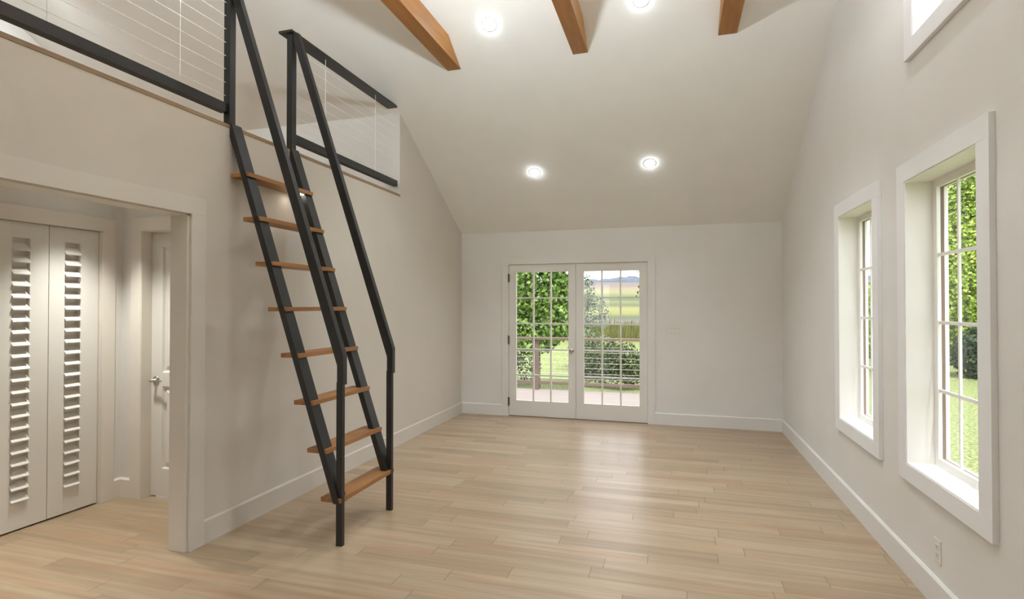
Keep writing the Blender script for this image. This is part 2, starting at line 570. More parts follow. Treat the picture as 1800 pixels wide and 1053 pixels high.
# ------------------------------------------------------------------ windows of the right wall
def window(name, y0, y1, z0, z1, cols, rows, label):
    root = struct_empty(name, (XR, (y0 + y1) / 2, z0), label, 'window')
    w, p = 0.102, 0.024
    bm = B()
    xf = XR - p
    box(bm, xf, XR, y0 - w, y0, z0, z1, 0.002)
    box(bm, xf, XR, y1, y1 + w, z0, z1, 0.002)
    box(bm, xf, XR, y0 - w, y1 + w, z1, z1 + w, 0.002)
    box(bm, xf, XR, y0 - w, y1 + w, z0 - w + 0.008, z0, 0.002)
    link_bm('casing', bm, M['wtrim'], root)
    bm = B()
    l = 0.006                              # jamb lining
    box(bm, XR - 0.02, XR + 0.132, y1 - l, y1, z0, z1)
    box(bm, XR - 0.02, XR + 0.132, y0, y0 + l, z0, z1)
    box(bm, XR - 0.02, XR + 0.132, y0 + l, y1 - l, z1 - l, z1)
    box(bm, XR - 0.02, XR + 0.132, y0 + l, y1 - l, z0, z0 + l)
    link_bm('jamb', bm, M['sash'], root)
    sx0, sx1, s = XR + 0.112, XR + 0.131, 0.042
    a0, a1, b0, b1 = y0 + l, y1 - l, z0 + l, z1 - l
    bm = B()
    box(bm, sx0, sx1, a0, a0 + s, b0, b1, 0.002)
    box(bm, sx0, sx1, a1 - s, a1, b0, b1, 0.002)
    box(bm, sx0, sx1, a0 + s, a1 - s, b1 - s, b1, 0.002)
    box(bm, sx0, sx1, a0 + s, a1 - s, b0, b0 + s, 0.002)
    sash = link_bm('sash', bm, M['sash'], root)
    g0, g1, h0, h1 = a0 + s, a1 - s, b0 + s, b1 - s
    bm = B()
    for k in range(1, cols):
        y = g0 + (g1 - g0) * k / cols
        box(bm, sx0 + 0.004, sx1 - 0.004, y - 0.0075, y + 0.0075, h0, h1)
    for k in range(1, rows):
        z = h0 + (h1 - h0) * k / rows
        box(bm, sx0 + 0.005, sx1 - 0.005, g0, g1, z - 0.009, z + 0.009)
    link_bm('muntin_grid', bm, M['sash'], sash)
    bm = B(); box(bm, sx0 + 0.008, sx0 + 0.011, g0 - 0.005, g1 + 0.005, h0 - 0.005, h1 + 0.005)
    link_bm('pane', bm, M['glass'], sash)
    # exterior reveal: brown strip behind the sash, then the white outer casing
    def surround(bm, xa_, xb_, gap, w_):
        for (ya, yb, za, zb) in ((g0 - w_, g0 - gap, h0 - w_, h1 + w_), (g1 + gap, g1 + w_, h0 - w_, h1 + w_), (g0 - gap, g1 + gap, h1 + gap, h1 + w_), (g0 - gap, g1 + gap, h0 - w_, h0 - gap)):
            box(bm, xa_, xb_, ya, yb, za, zb)
    bm = B(); surround(bm, XR + 0.148, XR + 0.166, 0.001, 0.09)
    link_bm('exterior_casing', bm, M['outer'], root)
    bm = B(); surround(bm, XR + 0.132, XR + 0.148, 0.0015, 0.048)
    link_bm('exterior_strip', bm, M['brown'], root)
    return root

window('window_1', *W_Y[0], *W_Z, 3, 4, 'larger looking tall grid window nearest the viewer in the right wall')
window('window_2', *W_Y[1], *W_Z, 3, 4, 'tall grid window farther along the right wall, beside the far corner')
window('window_3', *H_Y, *H_Z, 3, 3, 'high window in the right gable, only its lower corner in view')

# ------------------------------------------------------------------ glazed double doors
def french_door(name, x0, x1, gx0, gx1, label):
    y0, y1 = YF + 0.006, YF + 0.050
    root = struct_empty(name, ((x0 + x1) / 2, YF + 0.03, 0.008), label, 'door')
    gz0, gz1 = 0.213, 1.957
    bm = B()
    box(bm, x0, gx0, y0, y1, 0.008, 2.062, 0.002)
    box(bm, gx1, x1, y0, y1, 0.008, 2.062, 0.002)
    box(bm, gx0, gx1, y0, y1, gz1, 2.062, 0.0)
    box(bm, gx0, gx1, y0, y1, 0.008, gz0, 0.0)
    fr = link_bm('door_frame', bm, M['door'], root)
    bm = B()
    for k in (1, 2):
        x = gx0 + (gx1 - gx0) * k / 3
        box(bm, x - 0.0095, x + 0.0095, y0 + 0.004, y1 - 0.004, gz0, gz1)
    for k in range(1, 5):
        z = gz0 + (gz1 - gz0) * k / 5
        box(bm, gx0, gx1, y0 + 0.005, y1 - 0.005, z - 0.0095, z + 0.0095)
    link_bm('muntin_grid', bm, M['door'], fr)
    bm = B(); box(bm, gx0 - 0.004, gx1 + 0.004, y0 + 0.020, y0 + 0.024, gz0 - 0.004, gz1 + 0.004)
    link_bm('pane', bm, M['glass'], fr)
    return root
d1 = french_door('door_1', -2.151, -1.231, -2.050, -1.328, 'left leaf of the glazed double doors, with the round knob')
d2 = french_door('door_2', -1.227, -0.307, -1.123, -0.407, 'right leaf of the glazed double doors, without a knob')
for z in (0.196, 1.035, 1.88):
    bm = B()
    tube(bm, (-2.153, YF - 0.024, z - 0.06), (-2.153, YF - 0.024, z + 0.06), 0.007, 12)
    box(bm, -2.160, -2.142, YF - 0.019, YF + 0.006, z - 0.055, z + 0.055)
    link_bm('hinge', bm, M['bronze'], d1)
bm = B()
lathe(bm, [(0.030, 0), (0.031, 0.004), (0.026, 0.008), (0.012, 0.011), (0.011, 0.030), (0.020, 0.034), (0.029, 0.043), (0.030, 0.052), (0.024, 0.063), (0.0, 0.067)], (-1.281, YF + 0.006, 0.912), (0, -1, 0))
link_bm('knob', bm, M['nickel'], d1)
bm = B(); box(bm, DX0 + 0.01, DX1 - 0.01, YF + 0.0, YF + 0.15, 0.0, 0.008)
struct('trim_5', bm, M['bronze'], 'threshold under the glazed double doors', 'trim')

# ------------------------------------------------------------------ louvered bifold doors in the hall
def bifold(name, y0, y1, ly0, ly1, label):
    xf = HX - 0.012                       # front face
    xb_ = xf - 0.034
    root = struct_empty(name, (xf - 0.017, (y0 + y1) / 2, 0.012), label, 'door')
    z0, z1, lz0, lz1 = 0.012, 2.062, 0.215, 1.958
    bm = B()
    box(bm, xb_, xf, y0, ly0, z0, z1, 0.0015)
    box(bm, xb_, xf, ly1, y1, z0, z1, 0.0015)
    box(bm, xb_, xf, ly0, ly1, lz1, z1)
    box(bm, xb_, xf, ly0, ly1, z0, lz0)
    link_bm('door_frame', bm, M['door'], root)
    bm = B()
    box(bm, xb_ - 0.004, xb_, ly0 - 0.01, ly1 + 0.01, lz0 - 0.01, lz1 + 0.01)
    link_bm('backing_panel', bm, M['door'], root)
    bm = B()
    for k in range(22):
        zb = 0.193 + 0.0798 * k            # lower front edge of the slat
        # tilted board: front edge low and proud of the door, back edge high
        fx, bx, h, th = xf + 0.015, xb_ + 0.004, 0.048, 0.006
        prism(bm, [(fx, zb), (fx + 0.001, zb + th), (bx, zb + h + th), (bx, zb + h)], 'y', ly0 + 0.0005, ly1 - 0.0005)
    link_bm('louver_slats', bm, M['door'], root)
    return root
bifold('door_3', 2.411, 2.752, 2.530, 2.636, 'left louvered folding door leaf in the hall, cut by the picture edge')
bifold('door_4', 2.756, 3.097, 2.859, 2.966, 'right louvered folding door leaf in the hall, next to the corner')

# ------------------------------------------------------------------ panel door at the hall end
yd = HEY + 0.070
root = struct_empty('door_5', ((PX0 + PX1) / 2, yd, 0.01), 'white panel door with a lever handle at the hall end', 'door')
bm = B()
dx0, dx1 = PX0 + 0.001, PX1 - 0.002
st = 0.108
px0, px1 = dx0 + st, dx1 - st
panels = ((0.225, 0.870), (0.978, 1.968))
box(bm, dx0, px0, yd, yd + 0.036, 0.01, 2.074, 0.0015)
box(bm, px1, dx1, yd, yd + 0.036, 0.01, 2.074, 0.0015)
zs = [0.01] + [z for p in panels for z in p] + [2.074]
for a, b in zip(zs[::2], zs[1::2]):
    box(bm, px0, px1, yd, yd + 0.036, a, b)
link_bm('door_frame', bm, M['door'], root)
for a, b in panels:
    bm = B()
    # raised field: recessed flat, then a bevel up to the field
    i1, i2 = 0.012, 0.050
    q = [(px0, a, yd), (px1, a, yd), (px1, b, yd), (px0, b, yd)]
    def ring(i, dy):
        return [bm.verts.new(p) for p in ((px0 + i, yd + dy, a + i), (px1 - i, yd + dy, a + i), (px1 - i, yd + dy, b - i), (px0 + i, yd + dy, b - i))]
    rs = [ring(0, 0.0), ring(i1, 0.016), ring(i1 + 0.010, 0.016), ring(i2, 0.004)]
    for r0, r1 in zip(rs, rs[1:]):
        for k in range(4):
            bm.faces.new((r0[k], r0[(k + 1) % 4], r1[(k + 1) % 4], r1[k]))
    bm.faces.new(rs[-1])
    bk = ring(0, 0.034)
    bm.faces.new(bk)
    for k in range(4):
        bm.faces.new((rs[0][k], rs[0][(k + 1) % 4], bk[(k + 1) % 4], bk[k]))
    bmesh.ops.recalc_face_normals(bm, faces=bm.faces[:])
    link_bm('raised_panel', bm, M['door'], root)
bm = B()
hx, hz = -3.905, 0.915
lathe(bm, [(0.033, 0), (0.033, 0.006), (0.028, 0.010), (0.012, 0.013), (0.011, 0.050), (0.0, 0.052)], (hx, yd, hz), (0, -1, 0))
tube(bm, (hx - 0.012, yd - 0.048, hz), (hx + 0.105, yd - 0.050, hz + 0.002), 0.0095, 12, 0.007)
link_bm('lever_handle', bm, M['nickel'], root)

# ------------------------------------------------------------------ loft ladder
TY0, TY1 = 2.965, 3.650
lad = thing('loft_ladder', (-2.05, 3.3, 0), 'steep black steel loft ladder with eight wooden treads against the left wall', 'ladder')
for y0, y1 in ((TY0, TY0 + 0.088), (TY1 - 0.088, TY1)):
    bm = B()
    prism(bm, [(XL + 0.001, 2.722), (-2.828, 2.722), (-1.990, 0.264), (-2.034, 0.264), (XL + 0.001, 2.640)], 'y', y0, y1, 0.0015)
    link_bm('stringer', bm, M['black'], lad)
for k in range(8):
    zt = 0.2985 * (k + 1)
    xb_ = -2.126 - 0.1012 * k
    bm = B()
    box(bm, max(xb_, XL + 0.002), xb_ + 0.143, TY0 + 0.003, TY1 - 0.003, zt - 0.028, zt, 0.002)
    link_bm('tread', bm, M['tread'], lad)
for y0 in (2.977, 3.600):
    bm = B()
    prism(bm, [(-2.847, 3.638), (-2.806, 3.638), (-1.973, 1.189), (-1.973, 1.005), (-2.018, 1.005), (-2.018, 1.124), (-2.847, 3.585)], 'y', y0, y0 + 0.042, 0.0015)
    link_bm('handrail', bm, M['black'], lad)
    bm = B()
    box(bm, -2.023, -1.980, y0 + 0.002, y0 + 0.031, 0, 1.02, 0.0015)
    link_bm('post', bm, M['black'], lad)

# ------------------------------------------------------------------ loft guard railings
def railing(y0, y1, newel_y, spacers, ends, label):
    z0 = LOFT + 0.024
    root = thing('loft_railing', (-2.875, newel_y + 0.025, z0), label, 'railing', 'loft guard railings')
    bm = B(); box(bm, -2.900, -2.850, newel_y, newel_y + 0.051, z0, 3.64, 0.002)
    link_bm('newel_post', bm, M['black'], root)
    bm = B()
    a, b = (newel_y - 0.02, y1) if newel_y < y1 - 0.5 else (y0, newel_y + 0.07)
    if newel_y < y1 - 0.5:                 # runs up to the slope: mitred end
        zt = 3.658
        prism(bm, [(a, 3.64), (YF - (3.64 - ZE) / SL, 3.64), (YF - (zt - ZE) / SL, zt), (a, zt)], 'x', -2.962, -2.840)
    else:
        box(bm, -2.962, -2.840, a, b, 3.64, 3.658, 0.002)
    link_bm('top_rail', bm, M['black'], root)
    bm = B()
    box(bm, -2.922, -2.866, min(ends), max(ends), 2.800, 2.862, 0.002)
    link_bm('bottom_rail', bm, M['black'], root)
    for k in range(8):
        z = 2.917 + 0.0902 * k
        bm = B()
        e = (newel_y + 0.026, max(ends)) if newel_y < y1 - 0.5 else (min(ends), newel_y + 0.026)
        # stop the upper cables at the roof slope
        yy = min(e[1], YF - (z - ZE) / SL) if newel_y < y1 - 0.5 else e[1]
        tube(bm, (-2.885, e[0], z), (-2.885, yy, z), 0.0022, 6)
        link_bm('cable', bm, M['steel'], root)
    for y in spacers:
        bm = B()
        box(bm, -2.887, -2.883, y - 0.0015, y + 0.0015, 2.862, min(3.64, zc(y)))
        link_bm('spacer', bm, M['steel'], root)
    return root
railing(3.595, 5.33, 3.595, (4.072, 4.902), (3.646, 5.335), 'short cable railing between the ladder head and the sloped ceiling')
railing(KY0, 3.02, 2.970, (1.876, 2.615), (KY0 + 0.005, 2.970), 'long cable railing along the loft edge left of the ladder')

# ------------------------------------------------------------------ ceiling beams
ZB = 3.824
BEAMS = [(-2.124, -1.985, 'leftmost orange brown wooden ceiling beam, the one nearest the loft'),
         (-0.875, -0.737, 'middle orange brown wooden ceiling beam between the two upper downlights'),
         (0.383, 0.536, 'rightmost orange brown wooden ceiling beam, the one nearest the window wall')]
for i, (x0, x1, lab) in enumerate(BEAMS):
    bm = B()
    h = 0.19
    yn0, yn1 = YF - (ZB - ZE) / SL, YF - (ZB + h - ZE) / SL
    m0, m1 = 2 * YR - yn0, 2 * YR - yn1
    prism(bm, [(yn0 - 0.001, ZB), (yn1 - 0.001, ZB + h), (m1 + 0.001, ZB + h), (m0 + 0.001, ZB)], 'x', x0, x1, 0.002)
    o = link_bm('ceiling_beam', bm, M['beam'])
    recenter(o, ((x0 + x1) / 2, YR, ZB))
    tag(o, lab, 'beam', 'ceiling beams', 'thing')

# ------------------------------------------------------------------ downlights
nrm = Vector((0, -SL, -1)).normalized()
def lamp_spot(parent, watts, cone, blend, col=LAMP_COL):
    l = bpy.data.lights.new('downlight_spot', 'SPOT')
    l.energy = watts
    l.color = col
    l.spot_size = math.radians(cone)
    l.spot_blend = blend
    l.shadow_soft_size = 0.05
    o = bpy.data.objects.new('downlight_spot', l)
    COL.objects.link(o)
    o.parent = parent
    o.location = (0, 0, -0.075)
def make_downlight(n):
    root = thing('downlight', (0, 0, 0), 'round white downlight', 'ceiling light', 'recessed downlights')
    bm = B()
    lathe(bm, [(0.050, -0.002), (0.050, 0.003), (0.068, 0.0025), (0.070, -0.002)], (0, 0, 0), n)
    link_bm('trim_ring', bm, M['ring'], root)
    bm = B()
    lathe(bm, [(0.052, 0.003), (0.048, 0.013), (0.032, 0.021), (0.0, 0.024)], (0, 0, 0), n)
    link_bm('lens', bm, M['lens'], root)
    return root
dl = make_downlight(nrm)
lamp_spot(dl, SPOT, 104, 0.9)
LITS = [(-1.552, 6.231, 'glowing downlight low on the slope, left one above the double doors'),
        (-0.237, 6.219, 'glowing downlight low on the slope, right one above the double doors'),
        (-1.574, 4.630, 'glowing downlight high on the slope, between the left and middle beams'),
        (-0.241, 4.618, 'glowing downlight cut by the top edge, between the middle and right beams')]
for i, (x, y, lab) in enumerate(LITS):
    loc = (x, y, zc(y))
    if i == 0:
        dl.location = loc
        dl['label'] = lab
    else:
        d = dup(dl, loc, lab)
        if i > 1:
            for ch in d.children:
                if ch.type == 'LIGHT':
                    ch.data = ch.data.copy()
                    ch.data.energy = SPOT_HIGH
# unseen downlights added on the other slope to brighten the room
nrm2 = Vector((0, SL, -1)).normalized()
dl2 = make_downlight(nrm2)
lamp_spot(dl2, SPOT_NEAR, 104, 0.9)
for i, (x, y) in enumerate([(-0.15, 2.90), (0.80, 2.90)]):
    lab = 'added round downlight on the near slope, out of the picture'
    if i == 0:
        dl2.location = (x, y, zc(y)); dl2['label'] = lab
    else:
        dup(dl2, (x, y, zc(y)), lab)
# unseen lamps added for brightness in the loft; then the hall lamps
dll = dup(dl, (-5.75, 3.62, zc(3.62)), 'unseen downlight added in the loft ceiling above the left picture edge')
dlm = dup(dl, (-4.3, 3.62, zc(3.62)), 'unseen downlight added in the loft ceiling behind the upper left picture edge')
lamp_spot(dll, 36, 150, 0.6)
for d in (dll, dlm):
    for ch in d.children:
        if ch.name.startswith('lens'):
            ch.data = ch.data.copy()
            ch.data.materials[0] = M['loftlens']
dl3 = make_downlight(Vector((0, 0, -1)))
for ch in dl3.children:
    if ch.name.startswith('lens'):
        ch.data.materials[0] = M['halllens']
dl3.location = (-3.80, 2.84, 2.44); dl3['label'] = 'second unseen downlight added in the hall ceiling behind the opening head'
dl4 = dup(dl3, (-3.60, 1.30, 2.44), 'second unseen downlight added in the hall ceiling behind the opening head')  # added for brightness, out of view
lamp_spot(dl3, HALL, 84, 1.0, HALL_COL)
lamp_spot(dl4, HALL, 84, 1.0, HALL_COL)

# unseen fill light added for the ceiling: an opaque bowl round a bright lamp
def fill(x, y, z, lab):
    r = thing('fill_lamp', (x, y, zc(y)), lab, 'pendant light')
    bm = B(); lathe(bm, [(0.0, 0.09), (0.05, 0.075), (0.08, 0.03), (0.085, 0.0), (0.07, -0.045), (0.0, -0.07)], (x, y, z), (0, 0, 1))
    link_bm('lamp', bm, M['fill_glow'], r)
    bm = B(); lathe(bm, [(0.0, -0.15), (0.08, -0.14), (0.15, -0.10), (0.19, -0.03), (0.20, 0.02), (0.195, 0.02), (0.185, -0.03), (0.145, -0.095), (0.08, -0.132), (0.0, -0.142)], (x, y, z), (0, 0, 1))
    link_bm('bowl', bm, M['ring'], r)
    bm = B(); tube(bm, (x, y, z + 0.085), (x, y, zc(y)), 0.006, 8)
    link_bm('stem', bm, M['black'], r)
for p in FILL_LAMPS:
    fill(*p, 'unseen uplight bowl added to brighten the vault, above the picture')

# glowing strip added for the patch of leaked light under the top tread
wl = thing('tread_glow', (-2.745, 3.53, 2.36), 'added glowing strip for the patch of leaked light under the top ladder tread, at its far end', 'light')
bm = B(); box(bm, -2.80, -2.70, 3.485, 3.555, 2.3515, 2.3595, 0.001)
link_bm('strip_back', bm, M['ring'], wl)
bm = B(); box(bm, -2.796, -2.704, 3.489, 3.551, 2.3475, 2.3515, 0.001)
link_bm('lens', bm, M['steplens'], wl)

# ------------------------------------------------------------------ switch and outlets
sw = thing('switch_plate', (0.033, YF, 1.21), 'wide three-gang switch plate beside the glazed double doors', 'switch')
bm = B(); box(bm, -0.062, 0.128, YF - 0.006, YF, 1.155, 1.272, 0.002)
link_bm('plate', bm, M['plastic'], sw)
for x in (-0.013, 0.033, 0.079):
    bm = B(); prism(bm, [(YF - 0.006, 1.204), (YF - 0.014, 1.216), (YF - 0.009, 1.224), (YF - 0.006, 1.224)], 'x', x - 0.005, x + 0.005)
    link_bm('toggle', bm, M['plastic'], sw)
def outlet(y, z, label):
    r = thing('outlet', (XR, y, z), label, 'outlet')
    bm = B(); box(bm, XR - 0.005, XR, y - 0.036, y + 0.036, z - 0.058, z + 0.058, 0.002)
    link_bm('plate', bm, M['plastic'], r)
    for s in (-0.02, 0.02):
        bm = B(); box(bm, XR - 0.007, XR - 0.004, y - 0.016, y + 0.016, z + s - 0.014, z + s + 0.014, 0.001)
        rec = link_bm('receptacle', bm, M['plastic'], r)
        bm = B()
        box(bm, XR - 0.0076, XR - 0.0065, y - 0.008, y - 0.006, z + s - 0.002, z + s + 0.007)
        box(bm, XR - 0.0076, XR - 0.0065, y + 0.006, y + 0.008, z + s - 0.002, z + s + 0.007)
        tube(bm, (XR - 0.0065, y, z + s - 0.008), (XR - 0.0076, y, z + s - 0.008), 0.0022, 8)
        link_bm('slots', bm, M['slot'], rec)
    return r
outlet(3.205, 0.285, 'wall outlet below the near tall window')

# ------------------------------------------------------------------ deck and its cable railing
bm = B()
n = 18
for k in range(n):
    y0 = YF + 0.155 + k * 0.14
    box(bm, -5.2, 2.0, y0, y0 + 0.1385, -0.065, -0.03)
struct('deck', bm, M['deck'], 'pale boarded deck outside the glazed doors', 'deck')
YD = 9.74
dr = thing('deck_railing', (-2.4, YD, -0.03), 'weathered timber deck railing with cables outside the glazed doors', 'railing')
bm = B(); box(bm, -5.2, 2.0, YD - 0.07, YD + 0.07, 0.885, 0.925, 0.004)
link_bm('top_rail', bm, M['railing'], dr)
bm = B(); box(bm, -5.2, 2.0, YD - 0.02, YD + 0.02, 0.075, 0.128, 0.003)
link_bm('bottom_rail', bm, M['railing'], dr)
for x in (-4.6, -2.385, 1.5):
    bm = B(); box(bm, x - 0.036, x + 0.036, YD - 0.03, YD + 0.03, -0.03, 0.885, 0.003)
    link_bm('post', bm, M['railing'], dr)
for k in range(7):
    bm = B(); tube(bm, (-5.2, YD, 0.19 + 0.095 * k), (2.0, YD, 0.19 + 0.095 * k), 0.002, 6)
    link_bm('cable', bm, M['steel'], dr)

# ------------------------------------------------------------------ grounds
def ground_z(y):
    pts = [(-60, -0.6), (18, -0.6), (25, -0.1), (40, 1.05), (60, 2.3), (100, 4.8), (160, 8.2), (300, 9.0)]
    for (a, za), (b, zb) in zip(pts, pts[1:]):
        if y <= b:
            return za + (zb - za) * (y - a) / (b - a)
    return pts[-1][1]
m, nt, b = new_mat('lawn_and_marsh')
tc = nd(nt, 'ShaderNodeTexCoord')
sp = nd(nt, 'ShaderNodeSeparateXYZ')
nt.links.new(tc.outputs['Object'], sp.inputs[0])
nz = nd(nt, 'ShaderNodeTexNoise'); nz.inputs['Scale'].default_value = 0.06; nz.inputs['Detail'].default_value = 4
nt.links.new(tc.outputs['Object'], nz.inputs['Vector'])
yy = math_node(nt, 'ADD', sp.outputs[1], math_node(nt, 'MULTIPLY', math_node(nt, 'SUBTRACT', nz.outputs[0], 0.5), math_node(nt, 'MULTIPLY', sp.outputs[1], 0.10)))
band = ramp(nt, math_node(nt, 'DIVIDE', yy, 160.0), [
    (0.00, (0.185, 0.225, 0.088)), (0.140, (0.165, 0.210, 0.065)), (0.160, (0.130, 0.150, 0.035)), (0.190, (0.145, 0.150, 0.042)), (0.200, (0.19, 0.185, 0.165)), (0.212, (0.09, 0.09, 0.07)),
    (0.222, (0.055, 0.075, 0.028)), (0.240, (0.155, 0.165, 0.04)), (0.275, (0.175, 0.18, 0.05)), (0.300, (0.06, 0.08, 0.028)), (0.345, (0.12, 0.14, 0.04)), (0.375, (0.055, 0.08, 0.028)),
    (0.440, (0.10, 0.13, 0.035)), (0.480, (0.165, 0.175, 0.06)), (0.580, (0.17, 0.15, 0.09)), (0.680, (0.135, 0.105, 0.085)), (0.92, (0.125, 0.105, 0.09))])
n2 = nd(nt, 'ShaderNodeTexNoise'); n2.inputs['Scale'].default_value = 20; n2.inputs['Detail'].default_value = 5
nt.links.new(tc.outputs['Object'], n2.inputs['Vector'])
tex = ramp(nt, n2.outputs[0], [(0.36, (0.35, 0.42, 0.30)), (0.62, (1.6, 1.5, 1.65))])
nt.links.new(mix_col(nt, 1.0, band, tex, 'MULTIPLY'), b.inputs['Base Color'])
b.inputs['Roughness'].default_value = 0.95
M['ground'] = m
bm = B()
ys = [-40, -10, 7, 12, 15, 18, 21, 25, 30, 35, 40, 46, 52, 60, 70, 80, 90, 100, 115, 130, 145, 160, 300]
xs = [-260 + 20 * i for i in range(27)]
grid = [[bm.verts.new((x, y, ground_z(y) + (0.25 * math.sin(x * 0.13 + y * 0.07) * max(0, min(1, (y - 25) / 30))))) for x in xs] for y in ys]
for r0, r1 in zip(grid, grid[1:]):
    for i in range(len(xs) - 1):
        bm.faces.new((r0[i], r0[i + 1], r1[i + 1], r1[i]))
struct('ground', bm, M['ground'], 'bright lawn and marsh meadow outside', 'ground')

# distant wooded ridge, haze put into its blue colour
bm = B()
m, nt, b = new_mat('hazy_distant_woods')
tc = nd(nt, 'ShaderNodeTexCoord'); nz = nd(nt, 'ShaderNodeTexNoise'); nz.inputs['Scale'].default_value = 0.25
nt.links.new(tc.outputs['Object'], nz.inputs['Vector'])
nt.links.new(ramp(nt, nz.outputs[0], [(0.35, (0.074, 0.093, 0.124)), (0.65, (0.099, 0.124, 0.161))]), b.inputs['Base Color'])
b.inputs['Roughness'].default_value = 1.0
rng = random.Random(3)
rows = []
N = 420
hs = [2.0 + 0.35 * math.sin(i * 0.11) + 0.25 * math.sin(i * 0.31 + 1) + rng.uniform(-0.22, 0.22) for i in range(N + 1)]
for f, yoff, k in ((0.0, 0, 0), (0.55, 2, 1), (0.92, 5, 2), (1.0, 9, 3), (0.9, 14, 4), (0.0, 24, 5)):
    rows.append([bm.verts.new((-170 + i * 0.85, 165 + yoff, 8.0 + f * hs[i] + (rng.uniform(-0.15, 0.15) if f else 0))) for i in range(N + 1)])
for r0, r1 in zip(rows, rows[1:]):
    for i in range(N):
        bm.faces.new((r0[i], r0[i + 1], r1[i + 1], r1[i]))
bmesh.ops.recalc_face_normals(bm, faces=bm.faces[:])
struct('hills', bm, m, 'low haze-blue wooded ridge on the horizon', 'hills')

# ------------------------------------------------------------------ trees and shrubs
def foliage_mesh(name, blobs, n, size, seed, shell=0.55):
    """Many small bent leaves filling the outer part of a set of ellipsoids (centre, radii)."""
    r = random.Random(seed)
    verts, faces = [], []
    vols = [b[1][0] * b[1][1] * b[1][2] for b in blobs]
    tot = sum(vols)
    for (c, rad), v in zip(blobs, vols):
        for _ in range(max(8, int(n * v / tot))):
            while True:
                d = Vector((r.gauss(0, 1), r.gauss(0, 1), r.gauss(0, 1)))
                if d.length > 1e-3:
                    break
            d.normalize()
            k = (shell + (1 - shell) * r.random() ** 0.6) * r.uniform(0.9, 1.06)
            p = Vector((c[0] + d.x * rad[0] * k, c[1] + d.y * rad[1] * k, c[2] + d.z * rad[2] * k))
            nn = (d + Vector((r.gauss(0, 0.55), r.gauss(0, 0.55), r.gauss(0.25, 0.55)))).normalized()
            a = nn.orthogonal().normalized()
            a = (Matrix.Rotation(r.uniform(0, 6.283), 3, nn) @ a)
            bvec = nn.cross(a)
            s = size * r.uniform(0.6, 1.3)
            w = s * 0.34
            i = len(verts)
            tip = p + a * s * 0.5 - nn * s * 0.12
            tail = p - a * s * 0.5 - nn * s * 0.08
            verts += [tail, p + bvec * w, tip, p - bvec * w]
            faces.append((i, i + 1, i + 2, i + 3))
    me = bpy.data.meshes.new(name)
    me.from_pydata([tuple(v) for v in verts], [], faces)
    return me

def tree(name, base, blobs, n, size, mat, label, cat, seed, trunk=None, group=None):
    root = thing(name, base, label, cat, group)
    bl = [((c[0], c[1], c[2]), r) for c, r in blobs]
    me = foliage_mesh('foliage', [((c[0] - base[0], c[1] - base[1], c[2] - base[2]), r) for c, r in bl], n, size, seed)
    me.materials.append(mat)
    o = bpy.data.objects.new('foliage', me)
    COL.objects.link(o)
    o.parent = root
    bm = B()
    r0 = trunk or 0.05
    r_ = random.Random(seed + 99)
    top = Vector(bl[0][0])
    p = Vector(base)
    mid = p.lerp(top, 0.5) + Vector((r_.uniform(-0.08, 0.08), r_.uniform(-0.08, 0.08), 0))
    tube(bm, p - Vector((0, 0, 0.1)), mid, r0, 9, r0 * 0.8)
    tube(bm, mid, top, r0 * 0.8, 9, r0 * 0.35)
    for c, rad in bl[1:]:
        tube(bm, mid, Vector(c), r0 * 0.5, 7, r0 * 0.2)
    link_bm('trunk', bm, M['bark'], root)
    return root

G_bright = leaf_mat('bright_green_leaves', [(0.2, (0.043, 0.097, 0.014)), (0.5, (0.117, 0.225, 0.035)), (0.8, (0.281, 0.406, 0.101))])
G_sun = leaf_mat('yellow_green_leaves', [(0.2, (0.102, 0.175, 0.019)), (0.5, (0.257, 0.386, 0.046)), (0.8, (0.459, 0.570, 0.111))])
G_pale = leaf_mat('grey_green_leaves', [(0.2, (0.085, 0.115, 0.060)), (0.5, (0.149, 0.190, 0.109)), (0.8, (0.250, 0.279, 0.200))])
G_dark = leaf_mat('dark_olive_leaves', [(0.2, (0.020, 0.035, 0.010)), (0.5, (0.058, 0.085, 0.029)), (0.8, (0.140, 0.174, 0.076))])
G_hedge = leaf_mat('dark_hedge_leaves', [(0.2, (0.008, 0.020, 0.010)), (0.55, (0.021, 0.042, 0.021)), (0.85, (0.056, 0.098, 0.042))])

# behind the double doors
tree('leafy_tree', (-3.05, 12.6, -0.6),
     [((-3.2, 12.8, 2.0), (0.95, 0.8, 0.95)), ((-3.85, 12.9, 1.5), (0.75, 0.7, 0.8)), ((-2.75, 12.7, 1.25), (0.55, 0.6, 0.75)), ((-3.3, 12.6, 0.85), (0.9, 0.6, 0.55)), ((-3.0, 13.0, 3.0), (1.1, 0.9, 0.8)), ((-4.0, 13.0, 2.6), (0.8, 0.8, 0.9)), ((-2.55, 12.9, 2.3), (0.42, 0.6, 0.6))],
     13000, 0.115, G_bright, 'dense bright green tree filling the left glazed door', 'tree', 11, 0.045)
tree('flowering_shrub', (-4.4, 14.0, -0.6),
     [((-4.4, 14.0, 0.15), (0.65, 0.5, 0.75)), ((-3.75, 14.2, -0.05), (0.4, 0.4, 0.55))],
     2200, 0.07, G_pale, 'pale grey green shrub low behind the left glazed door', 'shrub', 12, 0.02)
tree('slender_tree', (-2.95, 17.5, -0.6),
     [((-2.9, 17.5, 1.9), (0.55, 0.5, 0.75)), ((-2.65, 17.6, 1.2), (0.75, 0.5, 0.75)), ((-3.2, 17.4, 0.9), (0.5, 0.4, 0.6))],
     3400, 0.085, G_pale, 'pale green slender tree at the left side of the right glazed door', 'tree', 13, 0.04)
